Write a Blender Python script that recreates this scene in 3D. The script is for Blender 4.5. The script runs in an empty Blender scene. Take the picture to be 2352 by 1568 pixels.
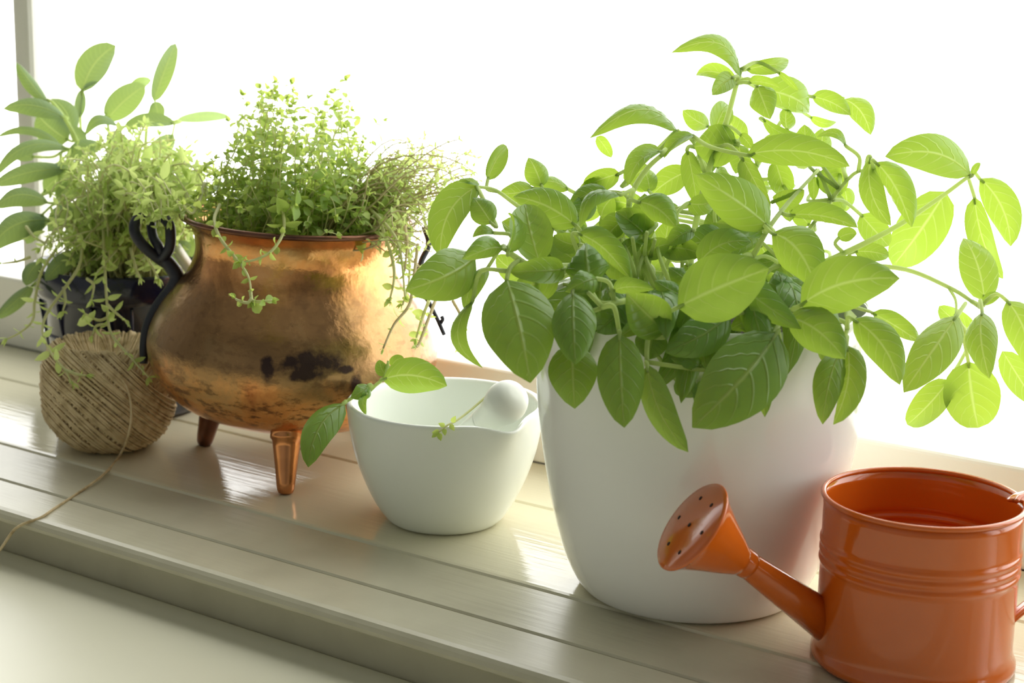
import bpy, math, random
import numpy as np
from mathutils import Vector, Matrix

sc = bpy.context.scene
col = sc.collection
R_ = random.Random(7)
V = Vector

# ------------------------------------------------------------------ camera, world, exposure
FPX, CX, CY = 4000.0, 1176.0, 784.0
PITCH, ROLL, HEAD = math.radians(12.7), math.radians(1.2), math.radians(35.1)
fwd = V((-math.sin(HEAD) * math.cos(PITCH), math.cos(HEAD) * math.cos(PITCH), -math.sin(PITCH)))
rt0 = V((math.cos(HEAD), math.sin(HEAD), 0))
up0 = rt0.cross(fwd)
rt = rt0 * math.cos(ROLL) + up0 * math.sin(ROLL)
up = up0 * math.cos(ROLL) - rt0 * math.sin(ROLL)
CAM = V((0.4483, -0.8171, 0.3475))

cam_d = bpy.data.cameras.new('camera')
cam_d.sensor_width = 36.0
cam_d.lens = FPX / 2352.0 * 36.0
cam_d.clip_start = 0.05
cam_d.dof.use_dof = True
cam_d.dof.focus_distance = 0.97
cam_d.dof.aperture_fstop = 13.0
cam = bpy.data.objects.new('camera', cam_d)
col.objects.link(cam)
cam.matrix_world = Matrix(((rt.x, up.x, -fwd.x, CAM.x), (rt.y, up.y, -fwd.y, CAM.y),
                           (rt.z, up.z, -fwd.z, CAM.z), (0, 0, 0, 1)))
sc.camera = cam

world = bpy.data.worlds.new('overcast_sky')
sc.world = world
world.use_nodes = True
bg = world.node_tree.nodes['Background']
bg.inputs[0].default_value = (1.0, 1.0, 0.97, 1)
bg.inputs[1].default_value = 4.4

def area(name, loc, rot, sx, sy, power=0, portal=False, colr=(1, 1, 1)):
    l = bpy.data.lights.new(name, 'AREA')
    l.shape = 'RECTANGLE'; l.size = sx; l.size_y = sy; l.energy = power; l.color = colr
    o = bpy.data.objects.new(name, l); col.objects.link(o)
    o.location = loc; o.rotation_euler = rot
    if portal: l.cycles.is_portal = True
    return o
# daylight comes in by the big window only
area('window_portal', (-0.3, 0.21, 0.68), (math.radians(-90), 0, 0), 3.3, 1.25, 1, True)

sc.view_settings.view_transform = 'Standard'
sc.view_settings.look = 'None'
sc.view_settings.gamma = 1.0
sc.view_settings.use_curve_mapping = False
sc.view_settings.exposure = 0.08
sc.cycles.max_bounces = 16
sc.cycles.diffuse_bounces = 8
sc.cycles.transmission_bounces = 12
sc.cycles.transparent_max_bounces = 12

# ------------------------------------------------------------------ helpers
def at(x, y, dep):
    """point seen in direction of pixel (x, y), at distance dep along the view axis"""
    return CAM + (fwd + rt * ((x - CX) / FPX) - up * ((y - CY) / FPX)) * dep

def atz(x, y, z=0.0):
    d = fwd + rt * ((x - CX) / FPX) - up * ((y - CY) / FPX)
    return CAM + d * ((z - CAM.z) / d.z)

def to_px(p):
    v = V(p) - CAM; z = v.dot(fwd)
    return CX + FPX * v.dot(rt) / z, CY - FPX * v.dot(up) / z, z

def mkmesh(name, verts, faces, smooth=True, uvs=None, mats=(), fmat=None):
    m = bpy.data.meshes.new(name)
    m.from_pydata([tuple(v) for v in verts], [], faces)
    for mm in mats: m.materials.append(mm)
    if fmat is not None: m.polygons.foreach_set('material_index', fmat)
    if smooth: m.polygons.foreach_set('use_smooth', [True] * len(m.polygons))
    if uvs is not None:
        lay = m.uv_layers.new(name='UVMap')
        idx = np.empty(len(m.loops), dtype=np.int32); m.loops.foreach_get('vertex_index', idx)
        lay.data.foreach_set('uv', np.asarray(uvs, dtype=np.float32)[idx].ravel())
    m.update()
    return m

def put(name, mesh, parent=None, loc=None):
    o = bpy.data.objects.new(name, mesh); col.objects.link(o)
    if parent is not None: o.parent = parent
    if loc is not None: o.location = loc
    return o

WORLD_LOC = {}
def thing(name, label, cat, loc, group=None):
    o = bpy.data.objects.new(name, None); col.objects.link(o)
    o.location = loc; o.empty_display_size = 0.02
    o['label'] = label; o['category'] = cat
    if group: o['group'] = group
    WORLD_LOC[o.name] = V(loc)
    return o

def part(name, verts, faces, mat, parent, origin=None, smooth=True, uvs=None, mats=None, fmat=None):
    """a mesh given in world coordinates, hung under parent, its origin at `origin`"""
    org = V(origin) if origin is not None else V(WORLD_LOC.get(parent.name, (0, 0, 0))) if parent else V((0, 0, 0))
    m = mkmesh(name, [V(v) - org for v in verts], faces, smooth, uvs, mats or (mat,), fmat)
    ploc = V(WORLD_LOC.get(parent.name, (0, 0, 0))) if parent else V((0, 0, 0))
    o = put(name, m, parent, org - ploc)
    WORLD_LOC[o.name] = org
    return o

def catmull(pts, n=6):
    pts = [V(p) for p in pts]
    if len(pts) < 3: 
        return [pts[0].lerp(pts[1], i / n) for i in range(n + 1)]
    P = [pts[0] * 2 - pts[1]] + pts + [pts[-1] * 2 - pts[-2]]
    out = []
    for i in range(1, len(P) - 2):
        a, b, c, d = P[i - 1:i + 3]
        for k in range(n):
            t = k / n
            out.append(0.5 * ((2 * b) + (c - a) * t + (2 * a - 5 * b + 4 * c - d) * t * t + (3 * b - a - 3 * c + d) * t ** 3))
    out.append(P[-2])
    return out

class MB:
    def __init__(s): s.v = []; s.f = []; s.m = []; s.uv = []
    def add(s, v, f, m=0, uv=None):
        b = len(s.v); s.v += [V(x) for x in v]; s.f += [tuple(i + b for i in q) for q in f]; s.m += [m] * len(f)
        s.uv += list(uv) if uv is not None else [(0.0, 0.0)] * len(v)
    def tube(s, pts, rad, sides=6, m=0, closed=False, caps=True, flat=1.0, flatdir=None):
        pts = [V(p) for p in pts]; n = len(pts)
        rr = rad if isinstance(rad, (list, tuple)) else [rad] * n
        if len(rr) != n:
            rr = [float(np.interp(i / (n - 1), np.linspace(0, 1, len(rr)), rr)) for i in range(n)]
        tang = []
        for i in range(n):
            a = pts[(i - 1) % n] if closed else pts[max(i - 1, 0)]
            b = pts[(i + 1) % n] if closed else pts[min(i + 1, n - 1)]
            t = b - a
            tang.append(t.normalized() if t.length > 1e-9 else V((0, 0, 1)))
        ref = V(flatdir) if flatdir is not None else (V((0, 0, 1)) if abs(tang[0].z) < 0.9 else V((1, 0, 0)))
        nrm = ref - tang[0] * ref.dot(tang[0]); nrm.normalize()
        vs = []
        for i in range(n):
            nrm = (V(flatdir) if flatdir is not None else nrm); nrm = nrm - tang[i] * nrm.dot(tang[i])
            if nrm.length < 1e-6: nrm = tang[i].orthogonal()
            nrm.normalize(); bi = tang[i].cross(nrm)
            for k in range(sides):
                a = 2 * math.pi * k / sides
                vs.append(pts[i] + (nrm * math.cos(a) * flat + bi * math.sin(a)) * rr[i])
        fs = []
        for i in range(n if closed else n - 1):
            j = (i + 1) % n
            for k in range(sides):
                k2 = (k + 1) % sides
                fs.append((i * sides + k, i * sides + k2, j * sides + k2, j * sides + k))
        if caps and not closed:
            fs.append(tuple(reversed(range(sides)))); fs.append(tuple((n - 1) * sides + k for k in range(sides)))
        s.add(vs, fs, m)
    def box(s, x0, x1, y0, y1, z0, z1, m=0, bev=0.0):
        if bev <= 0:
            v = [(x, y, z) for z in (z0, z1) for y in (y0, y1) for x in (x0, x1)]
            s.add(v, [(0, 2, 3, 1), (4, 5, 7, 6), (0, 1, 5, 4), (2, 6, 7, 3), (0, 4, 6, 2), (1, 3, 7, 5)], m)
        else:
            import bmesh
            bm = bmesh.new(); r = bmesh.ops.create_cube(bm, size=1)
            for w in bm.verts: w.co = V(((x0 + x1) / 2 + w.co.x * (x1 - x0), (y0 + y1) / 2 + w.co.y * (y1 - y0), (z0 + z1) / 2 + w.co.z * (z1 - z0)))
            bmesh.ops.bevel(bm, geom=list(bm.edges), offset=bev, segments=3, affect='EDGES', profile=0.5)
            bm.verts.index_update()
            s.add([w.co.copy() for w in bm.verts], [tuple(w.index for w in f.verts) for f in bm.faces], m); bm.free()
    def lathe(s, prof, seg=96, c=(0, 0, 0), m=0, capa=True, capb=True, mat=None):
        vs, fs = [], []
        for r, z in prof:
            for k in range(seg):
                a = 2 * math.pi * k / seg
                p = V((r * math.cos(a), r * math.sin(a), z))
                vs.append((mat @ p if mat is not None else p) + V(c))
        n = len(prof)
        for i in range(n - 1):
            for k in range(seg):
                k2 = (k + 1) % seg
                fs.append((i * seg + k, i * seg + k2, (i + 1) * seg + k2, (i + 1) * seg + k))
        if capa: fs.append(tuple(reversed(range(seg))))
        if capb: fs.append(tuple((n - 1) * seg + k for k in range(seg)))
        s.add(vs, fs, m)
    def part(s, name, mats, parent=None, origin=None, smooth=True):
        mats = mats if isinstance(mats, (list, tuple)) else (mats,)
        return part(name, s.v, s.f, None, parent, origin, smooth, s.uv, mats, s.m)

def spline_prof(pts, n=6):
    return [(p.x, p.y) for p in catmull([V((r, z, 0)) for r, z in pts], n)]

# ------------------------------------------------------------------ materials
def newmat(name):
    m = bpy.data.materials.new(name); m.use_nodes = True
    nt = m.node_tree
    return m, nt, nt.nodes['Principled BSDF'], nt.nodes['Material Output']

def N(nt, t, **kw):
    n = nt.nodes.new(t)
    for k, v in kw.items():
        if k.startswith('i_'): n.inputs[k[2:].replace('_', ' ')].default_value = v
        elif k.startswith('n'): n.inputs[int(k[1:])].default_value = v
        else: setattr(n, k, v)
    return n

def ramp(nt, src, stops):
    r = nt.nodes.new('ShaderNodeValToRGB')
    e = r.color_ramp.elements
    while len(e) < len(stops): e.new(0.5)
    for i, (p, c) in enumerate(stops):
        e[i].position = p; e[i].color = (*c, 1) if len(c) == 3 else c
    nt.links.new(src, r.inputs[0]); return r

def mixc(nt, fac, a, b, mode='MIX'):
    m = nt.nodes.new('ShaderNodeMix'); m.data_type = 'RGBA'; m.blend_type = mode
    for i, x in ((0, fac), (6, a), (7, b)):
        if hasattr(x, 'is_linked'): nt.links.new(x, m.inputs[i])
        else: m.inputs[i].default_value = x if i == 0 else (*x, 1)
    return m.outputs[2]

def math_(nt, op, a, b=0.0, c=None):
    m = nt.nodes.new('ShaderNodeMath'); m.operation = op
    for i, x in enumerate((a, b, c)):
        if x is None: continue
        if hasattr(x, 'is_linked'): nt.links.new(x, m.inputs[i])
        else: m.inputs[i].default_value = x
    return m.outputs[0]

def plain(name, c, rough=0.4, metal=0.0, spec=0.5, coat=0.0, noise=None, bump=None):
    m, nt, b, o = newmat(name)
    b.inputs['Base Color'].default_value = (*c, 1)
    b.inputs['Roughness'].default_value = rough
    b.inputs['Metallic'].default_value = metal
    b.inputs['Specular IOR Level'].default_value = spec
    b.inputs['Coat Weight'].default_value = coat
    tc = N(nt, 'ShaderNodeTexCoord')
    if noise:
        sc_, c2, lo, hi = noise
        nz = N(nt, 'ShaderNodeTexNoise', i_Scale=sc_, i_Detail=5.0)
        nt.links.new(tc.outputs['Object'], nz.inputs['Vector'])
        r = ramp(nt, nz.outputs['Fac'], [(lo, c), (hi, c2)])
        nt.links.new(r.outputs[0], b.inputs['Base Color'])
    if bump:
        sx, strength, dist = bump
        mp = N(nt, 'ShaderNodeMapping'); mp.inputs['Scale'].default_value = sx
        nt.links.new(tc.outputs['Object'], mp.inputs['Vector'])
        nz = N(nt, 'ShaderNodeTexNoise', i_Scale=1.0, i_Detail=4.0)
        nt.links.new(mp.outputs[0], nz.inputs['Vector'])
        bp = N(nt, 'ShaderNodeBump', i_Strength=strength, i_Distance=dist)
        nt.links.new(nz.outputs['Fac'], bp.inputs['Height'])
        nt.links.new(bp.outputs[0], b.inputs['Normal'])
    return m

M = {}
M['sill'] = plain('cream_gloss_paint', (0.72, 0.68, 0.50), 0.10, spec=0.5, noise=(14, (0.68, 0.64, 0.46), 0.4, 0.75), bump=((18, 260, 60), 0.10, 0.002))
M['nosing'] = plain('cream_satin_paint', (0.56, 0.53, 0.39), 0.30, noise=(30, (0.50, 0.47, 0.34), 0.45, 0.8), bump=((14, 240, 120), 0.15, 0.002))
M['frame'] = plain('window_frame_paint', (0.92, 0.90, 0.81), 0.35, bump=((60, 60, 10), 0.05, 0.002))
M['wall'] = plain('wall_paint', (0.40, 0.41, 0.41), 0.8)
M['floorwood'] = plain('pale_wood_floor', (0.35, 0.27, 0.18), 0.5, noise=(6, (0.26, 0.19, 0.12), 0.4, 0.7))
M['counter'] = plain('cream_worktop', (0.70, 0.68, 0.52), 0.35, noise=(5, (0.66, 0.64, 0.48), 0.3, 0.8))
M['glaze'] = plain('white_glaze', (0.90, 0.90, 0.88), 0.14, coat=0.2)
M['porcelain'] = plain('mortar_porcelain', (0.86, 0.89, 0.83), 0.2)
M['porcelain_matt'] = plain('unglazed_porcelain', (0.80, 0.82, 0.76), 0.5)
M['orange'] = plain('orange_enamel', (0.62, 0.125, 0.010), 0.13, coat=0.4, noise=(25, (0.57, 0.11, 0.008), 0.4, 0.8))
M['rosehole'] = plain('dark_hole', (0.03, 0.01, 0.005), 0.8)
M['iron'] = plain('black_iron', (0.012, 0.013, 0.022), 0.45, noise=(60, (0.03, 0.03, 0.045), 0.5, 0.8), bump=((300, 300, 300), 0.2, 0.001))
M['navy'] = plain('navy_glaze', (0.006, 0.007, 0.03), 0.18, coat=0.4)
M['soil'] = plain('potting_soil', (0.05, 0.035, 0.02), 0.95, noise=(120, (0.02, 0.013, 0.008), 0.35, 0.65), bump=((200, 200, 200), 0.8, 0.004))
M['white_tag'] = plain('white_plastic', (0.8, 0.8, 0.75), 0.4)

def glass():
    m, nt, b, o = newmat('window_glass')
    nt.nodes.remove(b)
    tr = N(nt, 'ShaderNodeBsdfTransparent'); gl = N(nt, 'ShaderNodeBsdfGlossy', i_Roughness=0.0)
    fr = N(nt, 'ShaderNodeFresnel', i_IOR=1.45); ge = N(nt, 'ShaderNodeNewGeometry'); mx = N(nt, 'ShaderNodeMixShader')
    # both faces of the pane reflect like air to glass
    nt.links.new(math_(nt, 'MULTIPLY_ADD', ge.outputs['Backfacing'], 1 / 1.45 - 1.45, 1.45), fr.inputs[0])
    nt.links.new(fr.outputs[0], mx.inputs[0]); nt.links.new(tr.outputs[0], mx.inputs[1]); nt.links.new(gl.outputs[0], mx.inputs[2])
    nt.links.new(mx.outputs[0], o.inputs['Surface'])
    return m
M['glass'] = glass()

def leafmat(name, top, alt, trans, tw=0.45, rough=0.38, veins=True, nveins=6.0, spec=0.4, under=None):
    m, nt, b, o = newmat(name)
    oi = N(nt, 'ShaderNodeObjectInfo')
    r = ramp(nt, oi.outputs['Random'], [(0.0, top), (1.0, alt)])
    colr = r.outputs[0]
    tcol = mixc(nt, oi.outputs['Random'], trans, tuple(x * 0.82 for x in trans))
    tc = N(nt, 'ShaderNodeTexCoord')
    if under:
        ge = N(nt, 'ShaderNodeNewGeometry')
        colr = mixc(nt, ge.outputs['Backfacing'], colr, under)
    if veins:
        sp = N(nt, 'ShaderNodeSeparateXYZ'); nt.links.new(tc.outputs['UV'], sp.inputs[0])
        t = sp.outputs[0]; a = math_(nt, 'ABSOLUTE', math_(nt, 'MULTIPLY_ADD', sp.outputs[1], 2.0, -1.0))
        q = math_(nt, 'SUBTRACT', math_(nt, 'MULTIPLY', t, nveins), math_(nt, 'MULTIPLY', math_(nt, 'POWER', a, 1.3), 1.7))
        fr = math_(nt, 'ABSOLUTE', math_(nt, 'SUBTRACT', math_(nt, 'FRACT', q), 0.5))
        lat = math_(nt, 'SUBTRACT', 1.0, math_(nt, 'SMOOTH_MIN', math_(nt, 'MULTIPLY', fr, 11.0), 1.0, 0.1))
        lat = math_(nt, 'MULTIPLY', lat, math_(nt, 'SUBTRACT', 1.0, math_(nt, 'POWER', a, 3.0)))
        mid = math_(nt, 'SUBTRACT', 1.0, math_(nt, 'MINIMUM', math_(nt, 'MULTIPLY', a, 13.0), 1.0))
        vv = math_(nt, 'MAXIMUM', math_(nt, 'MULTIPLY', lat, 0.36), math_(nt, 'MULTIPLY', mid, 0.85))
        colr = mixc(nt, vv, colr, (0.42, 0.58, 0.16))
        tcol = mixc(nt, math_(nt, 'MULTIPLY', vv, 0.6), tcol, (0.75, 0.85, 0.30))
        bp = N(nt, 'ShaderNodeBump', i_Strength=0.7, i_Distance=0.0018)
        hh = math_(nt, 'SUBTRACT', 1.0, vv)
        nt.links.new(hh, bp.inputs['Height']); nt.links.new(bp.outputs[0], b.inputs['Normal'])
    nz = N(nt, 'ShaderNodeTexNoise', i_Scale=45.0, i_Detail=3.0); nt.links.new(tc.outputs['Object'], nz.inputs['Vector'])
    colr = mixc(nt, math_(nt, 'MULTIPLY', nz.outputs['Fac'], 0.5), colr, tuple(x * 0.55 for x in top), 'MIX')
    nt.links.new(colr, b.inputs['Base Color'])
    b.inputs['Roughness'].default_value = rough
    b.inputs['Specular IOR Level'].default_value = spec
    tl = N(nt, 'ShaderNodeBsdfTranslucent'); nt.links.new(tcol, tl.inputs['Color'])
    mx = N(nt, 'ShaderNodeMixShader', n0=tw)
    nt.links.new(b.outputs[0], mx.inputs[1]); nt.links.new(tl.outputs[0], mx.inputs[2])
    nt.links.new(mx.outputs[0], o.inputs['Surface'])
    return m
M['basil'] = leafmat('basil_leaf', (0.035, 0.19, 0.015), (0.11, 0.36, 0.03), (0.47, 0.65, 0.06), 0.42, rough=0.26, under=(0.17, 0.33, 0.07), spec=0.5)
M['sage'] = leafmat('sage_leaf', (0.09, 0.17, 0.07), (0.17, 0.27, 0.13), (0.44, 0.60, 0.12), 0.32, rough=0.6, nveins=12.0, spec=0.3, under=(0.24, 0.34, 0.2))
M['thyme'] = leafmat('thyme_leaf', (0.22, 0.40, 0.07), (0.40, 0.54, 0.14), (0.80, 0.94, 0.22), 0.50, rough=0.45, veins=False, spec=0.4)
M['thyme_pale'] = leafmat('pale_thyme_leaf', (0.33, 0.50, 0.10), (0.60, 0.70, 0.28), (0.82, 0.96, 0.32), 0.50, rough=0.5, veins=False, spec=0.4)
M['stem'] = leafmat('basil_stem', (0.46, 0.62, 0.20), (0.54, 0.68, 0.26), (0.88, 0.96, 0.50), 0.55, rough=0.4, veins=False)
M['thyme_stem'] = leafmat('thyme_stem', (0.70, 0.72, 0.38), (0.78, 0.78, 0.46), (0.94, 0.95, 0.58), 0.42, rough=0.6, veins=False)
M['brown_stem'] = leafmat('woody_stem', (0.58, 0.48, 0.27), (0.68, 0.60, 0.36), (0.8, 0.74, 0.45), 0.35, rough=0.7, veins=False)

def copper():
    m, nt, b, o = newmat('patinated_copper')
    tc = N(nt, 'ShaderNodeTexCoord'); P = tc.outputs['Object']
    def noise(s, d=5.0, rough=0.6, dist=0.0):
        n = N(nt, 'ShaderNodeTexNoise', i_Scale=s, i_Detail=d, i_Roughness=rough, i_Distortion=dist); nt.links.new(P, n.inputs['Vector']); return n.outputs['Fac']
    sp = N(nt, 'ShaderNodeSeparateXYZ'); nt.links.new(P, sp.inputs[0]); z = sp.outputs[2]
    n1, n3 = noise(22, 6, 0.65, 0.4), noise(9, 3)
    mpp = N(nt, 'ShaderNodeMapping'); mpp.inputs['Scale'].default_value = (90, 90, 190); nt.links.new(P, mpp.inputs['Vector'])
    nn_ = N(nt, 'ShaderNodeTexNoise', i_Scale=1.0, i_Detail=5.0, i_Roughness=0.65); nt.links.new(mpp.outputs[0], nn_.inputs['Vector']); n2 = nn_.outputs['Fac']
    base = ramp(nt, n1, [(0.32, (0.55, 0.20, 0.07)), (0.5, (0.92, 0.42, 0.14)), (0.68, (0.98, 0.60, 0.26))]).outputs[0]
    # dull olive-brown bloom on the shoulder, strongest between 7 and 12 cm
    zz = math_(nt, 'ADD', z, math_(nt, 'MULTIPLY', math_(nt, 'SUBTRACT', n1, 0.5), 0.05))
    band = ramp(nt, zz, [(0.0, (0, 0, 0)), (0.068, (0.02,) * 3), (0.084, (1, 1, 1)), (0.118, (0.9,) * 3), (0.146, (0.18,) * 3), (0.17, (0.5,) * 3)])
    band.color_ramp.interpolation = 'EASE'
    pat = mixc(nt, n3, (0.16, 0.11, 0.05), (0.30, 0.19, 0.09))
    pf = math_(nt, 'MULTIPLY', band.outputs[0], 0.88)
    c = mixc(nt, pf, base, pat)
    # dark speckles low on the belly
    spk = ramp(nt, n2, [(0.52, (0, 0, 0)), (0.62, (1, 1, 1))]).outputs[0]
    low = ramp(nt, z, [(0.03, (0.2,) * 3), (0.055, (0.9,) * 3), (0.09, (0.35,) * 3), (0.14, (0.15,) * 3)]).outputs[0]
    spf = math_(nt, 'MULTIPLY', math_(nt, 'MULTIPLY', spk, low), 0.8)
    c = mixc(nt, spf, c, (0.06, 0.03, 0.02))
    # burnt stains with their own shapes
    tot = None
    for (sx, sy, s_) in ((712, 838, (0.022, 0.0085)), (700, 862, (0.014, 0.0050)), (613, 846, (0.0045, 0.0085)), (790, 858, (0.006, 0.003)), (812, 900, (0.0045, 0.008))):
        d = at(sx, sy, 1.085) - CAULD
        mp = N(nt, 'ShaderNodeVectorMath', operation='SUBTRACT'); nt.links.new(P, mp.inputs[0])
        mp.inputs[1].default_value = d
        dr = N(nt, 'ShaderNodeVectorMath', operation='DOT_PRODUCT'); nt.links.new(mp.outputs[0], dr.inputs[0]); dr.inputs[1].default_value = rt0
        spz = N(nt, 'ShaderNodeSeparateXYZ'); nt.links.new(mp.outputs[0], spz.inputs[0])
        df = N(nt, 'ShaderNodeVectorMath', operation='DOT_PRODUCT'); nt.links.new(mp.outputs[0], df.inputs[0]); df.inputs[1].default_value = V((-math.sin(HEAD), math.cos(HEAD), 0))
        a = math_(nt, 'POWER', math_(nt, 'DIVIDE', dr.outputs['Value'], s_[0]), 2.0)
        e = math_(nt, 'POWER', math_(nt, 'DIVIDE', spz.outputs[2], s_[1]), 2.0)
        g = math_(nt, 'POWER', math_(nt, 'DIVIDE', df.outputs['Value'], 0.05), 2.0)
        q = math_(nt, 'ADD', math_(nt, 'ADD', a, e), g)
        q = math_(nt, 'ADD', q, math_(nt, 'MULTIPLY', math_(nt, 'SUBTRACT', noise(140, 5), 0.5), 2.6))
        k = math_(nt, 'SUBTRACT', 1.0, math_(nt, 'MULTIPLY_ADD', q, 1.3, -0.5)); 
        k = math_(nt, 'MINIMUM', math_(nt, 'MAXIMUM', k, 0.0), 1.0)
        tot = k if tot is None else math_(nt, 'MAXIMUM', tot, k)
    tot = math_(nt, 'MULTIPLY', tot, 0.92)
    c = mixc(nt, tot, c, (0.035, 0.022, 0.025))
    nt.links.new(c, b.inputs['Base Color'])
    b.inputs['Metallic'].default_value = 0.9
    rg = math_(nt, 'ADD', math_(nt, 'MULTIPLY', pf, 0.10), math_(nt, 'MULTIPLY_ADD', n1, 0.22, 0.08))
    rg = math_(nt, 'ADD', rg, math_(nt, 'MULTIPLY', tot, 0.2))
    nt.links.new(rg, b.inputs['Roughness'])
    bp = N(nt, 'ShaderNodeBump', i_Strength=0.45, i_Distance=0.003); nt.links.new(noise(34, 5, 0.6), bp.inputs['Height'])
    nt.links.new(bp.outputs[0], b.inputs['Normal'])
    return m
CAULD = V((-0.3345, 0.0405, 0.0))
M['copper'] = copper()
M['copper_leg'] = plain('bright_copper', (0.70, 0.30, 0.12), 0.16, metal=1.0, noise=(50, (0.45, 0.18, 0.07), 0.4, 0.7))
M['copper_dark'] = plain('browned_copper', (0.22, 0.10, 0.06), 0.28, metal=0.9, noise=(40, (0.10, 0.05, 0.04), 0.4, 0.7))

def twine():
    m, nt, b, o = newmat('jute_twine')
    tc = N(nt, 'ShaderNodeTexCoord')
    nz = N(nt, 'ShaderNodeTexNoise', i_Scale=140.0, i_Detail=4.0); nt.links.new(tc.outputs['Object'], nz.inputs['Vector'])
    r = ramp(nt, nz.outputs['Fac'], [(0.25, (0.40, 0.29, 0.15)), (0.5, (0.66, 0.53, 0.31)), (0.8, (0.82, 0.68, 0.44))])
    nt.links.new(r.outputs[0], b.inputs['Base Color']); b.inputs['Roughness'].default_value = 0.85; b.inputs['Specular IOR Level'].default_value = 0.15
    bp = N(nt, 'ShaderNodeBump', i_Strength=0.5, i_Distance=0.0006)
    n2 = N(nt, 'ShaderNodeTexNoise', i_Scale=900.0); nt.links.new(tc.outputs['Object'], n2.inputs['Vector'])
    nt.links.new(n2.outputs['Fac'], bp.inputs['Height']); nt.links.new(bp.outputs[0], b.inputs['Normal'])
    return m
M['twine'] = twine()

# ------------------------------------------------------------------ the room
YB, YF = 0.1425, -0.1435          # rear and front edge of the sill
ZC = -0.0375                       # worktop height below the sill
XL, XR, YR, ZF, ZT = -2.3, 1.9, -2.5, -0.92, 1.7
def struct(name, boxes, mat, bev=0.0, label=None):
    b = MB()
    for q in boxes: b.box(*q, bev=bev)
    o = b.part(name, mat, None, (0, 0, 0), smooth=False)
    o['kind'] = 'structure'
    if label: o['label'] = label
    return o
struct('floor', [(XL, XR, YR, 0.3, ZF - 0.05, ZF)], M['floorwood'])
struct('ceiling', [(XL, XR, YR, 0.3, ZT, ZT + 0.05)], M['wall'])
struct('wall_left', [(XL - 0.1, XL, YR, 0.3, ZF, ZT)], M['wall'])
struct('wall_right', [(XR, XR + 0.1, YR, 0.3, ZF, ZT)], M['wall'])
struct('wall_rear', [(XL, XR, YR - 0.1, YR, ZF, ZT)], M['wall'])
WX0, WX1, WZ1 = -1.95, 1.35, 1.32
struct('wall_window', [(XL, WX0, YB, YB + 0.12, ZF, ZT), (WX1, XR, YB, YB + 0.12, ZF, ZT),
                       (WX0, WX1, YB, YB + 0.12, WZ1, ZT), (WX0, WX1, YB + 0.001, YB + 0.12, ZF, -0.001)], M['wall'])
# window: frame with bottom rail and mullions, a pane in each light
wb = bpy.data.objects.new('window_1', None); col.objects.link(wb); wb['kind'] = 'structure'
WORLD_LOC['window_1'] = V((0, 0, 0))
b = MB(); b.box(WX0, WX1, YB, YB + 0.06, 0.0, 0.0617, bev=0.003); b.part('bottom_rail', M['frame'], wb, (0, YB, 0), False)
b = MB(); b.box(WX0, WX1, YB, YB + 0.06, WZ1 - 0.06, WZ1, bev=0.003); b.part('top_rail', M['frame'], wb, (0, YB, WZ1), False)
for mx0, mx1 in ((WX0, WX0 + 0.05), (-0.7440, -0.7190), (0.50, 0.54), (WX1 - 0.05, WX1)):
    b = MB(); b.box(mx0, mx1, YB + 0.0005, YB + 0.055, 0.0617, WZ1 - 0.06, bev=0.007)
    b.part('mullion', M['frame'], wb, (mx0, YB, 0.06), False)
for gx0, gx1 in ((WX0 + 0.05, -0.7440), (-0.719, 0.50), (0.54, WX1 - 0.05)):
    b = MB(); b.box(gx0, gx1, YB + 0.0235, YB + 0.0275, 0.0617, WZ1 - 0.06); b.part('pane', M['glass'], wb, (gx0, YB, 0.06), False)
# sill: rear board, main board, front strip and rounded nosing, each its own board
YD, YA, YBG = 0.0645, -0.0560, -0.1048
sill = bpy.data.objects.new('trim_1', None); col.objects.link(sill); sill['kind'] = 'structure'
sill['label'] = 'glossy cream painted window sill of long boards'; WORLD_LOC['trim_1'] = V((0, 0, 0))
def board(prof, mat, nm='board'):
    """prof: closed (y, z) outline, extruded along the sill"""
    b = MB(); n = len(prof); xs = (XL, XR)
    vs = [(x, y, z) for x in xs for y, z in prof]
    fs = [tuple(range(n)), tuple(reversed(range(n, 2 * n)))] + [(i, i + n, (i + 1) % n + n, (i + 1) % n) for i in range(n)]
    b.add(vs, fs)
    o = b.part(nm, mat, sill, (0, prof[0][0], 0), False)
    return o
ZBOT = -0.033
board([(YD + 0.0008, -0.001), (YD + 0.002, 0.0002), (YB, 0.0002), (YB, ZBOT), (YD + 0.0008, ZBOT)], M['sill'])
board([(YA + 0.0004, -0.0018), (YA + 0.0016, -0.0004), (YA + 0.004, 0.0), (YD - 0.002, 0.0), (YD - 0.0006, -0.0012), (YD - 0.0006, ZBOT), (YA + 0.0004, ZBOT)], M['sill'])
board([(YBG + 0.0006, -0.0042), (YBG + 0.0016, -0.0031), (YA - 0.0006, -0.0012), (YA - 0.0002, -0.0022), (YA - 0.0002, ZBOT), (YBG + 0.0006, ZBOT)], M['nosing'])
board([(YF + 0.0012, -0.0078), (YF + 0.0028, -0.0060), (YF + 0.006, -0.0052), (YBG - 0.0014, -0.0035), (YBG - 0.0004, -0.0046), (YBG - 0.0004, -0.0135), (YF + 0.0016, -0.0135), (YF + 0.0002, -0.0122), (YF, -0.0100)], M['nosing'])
board([(YF + 0.0135, -0.0136), (YBG, -0.0136), (YBG, ZC - 0.002), (YF + 0.0135, ZC - 0.002)], M['nosing'], 'fascia')
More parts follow.
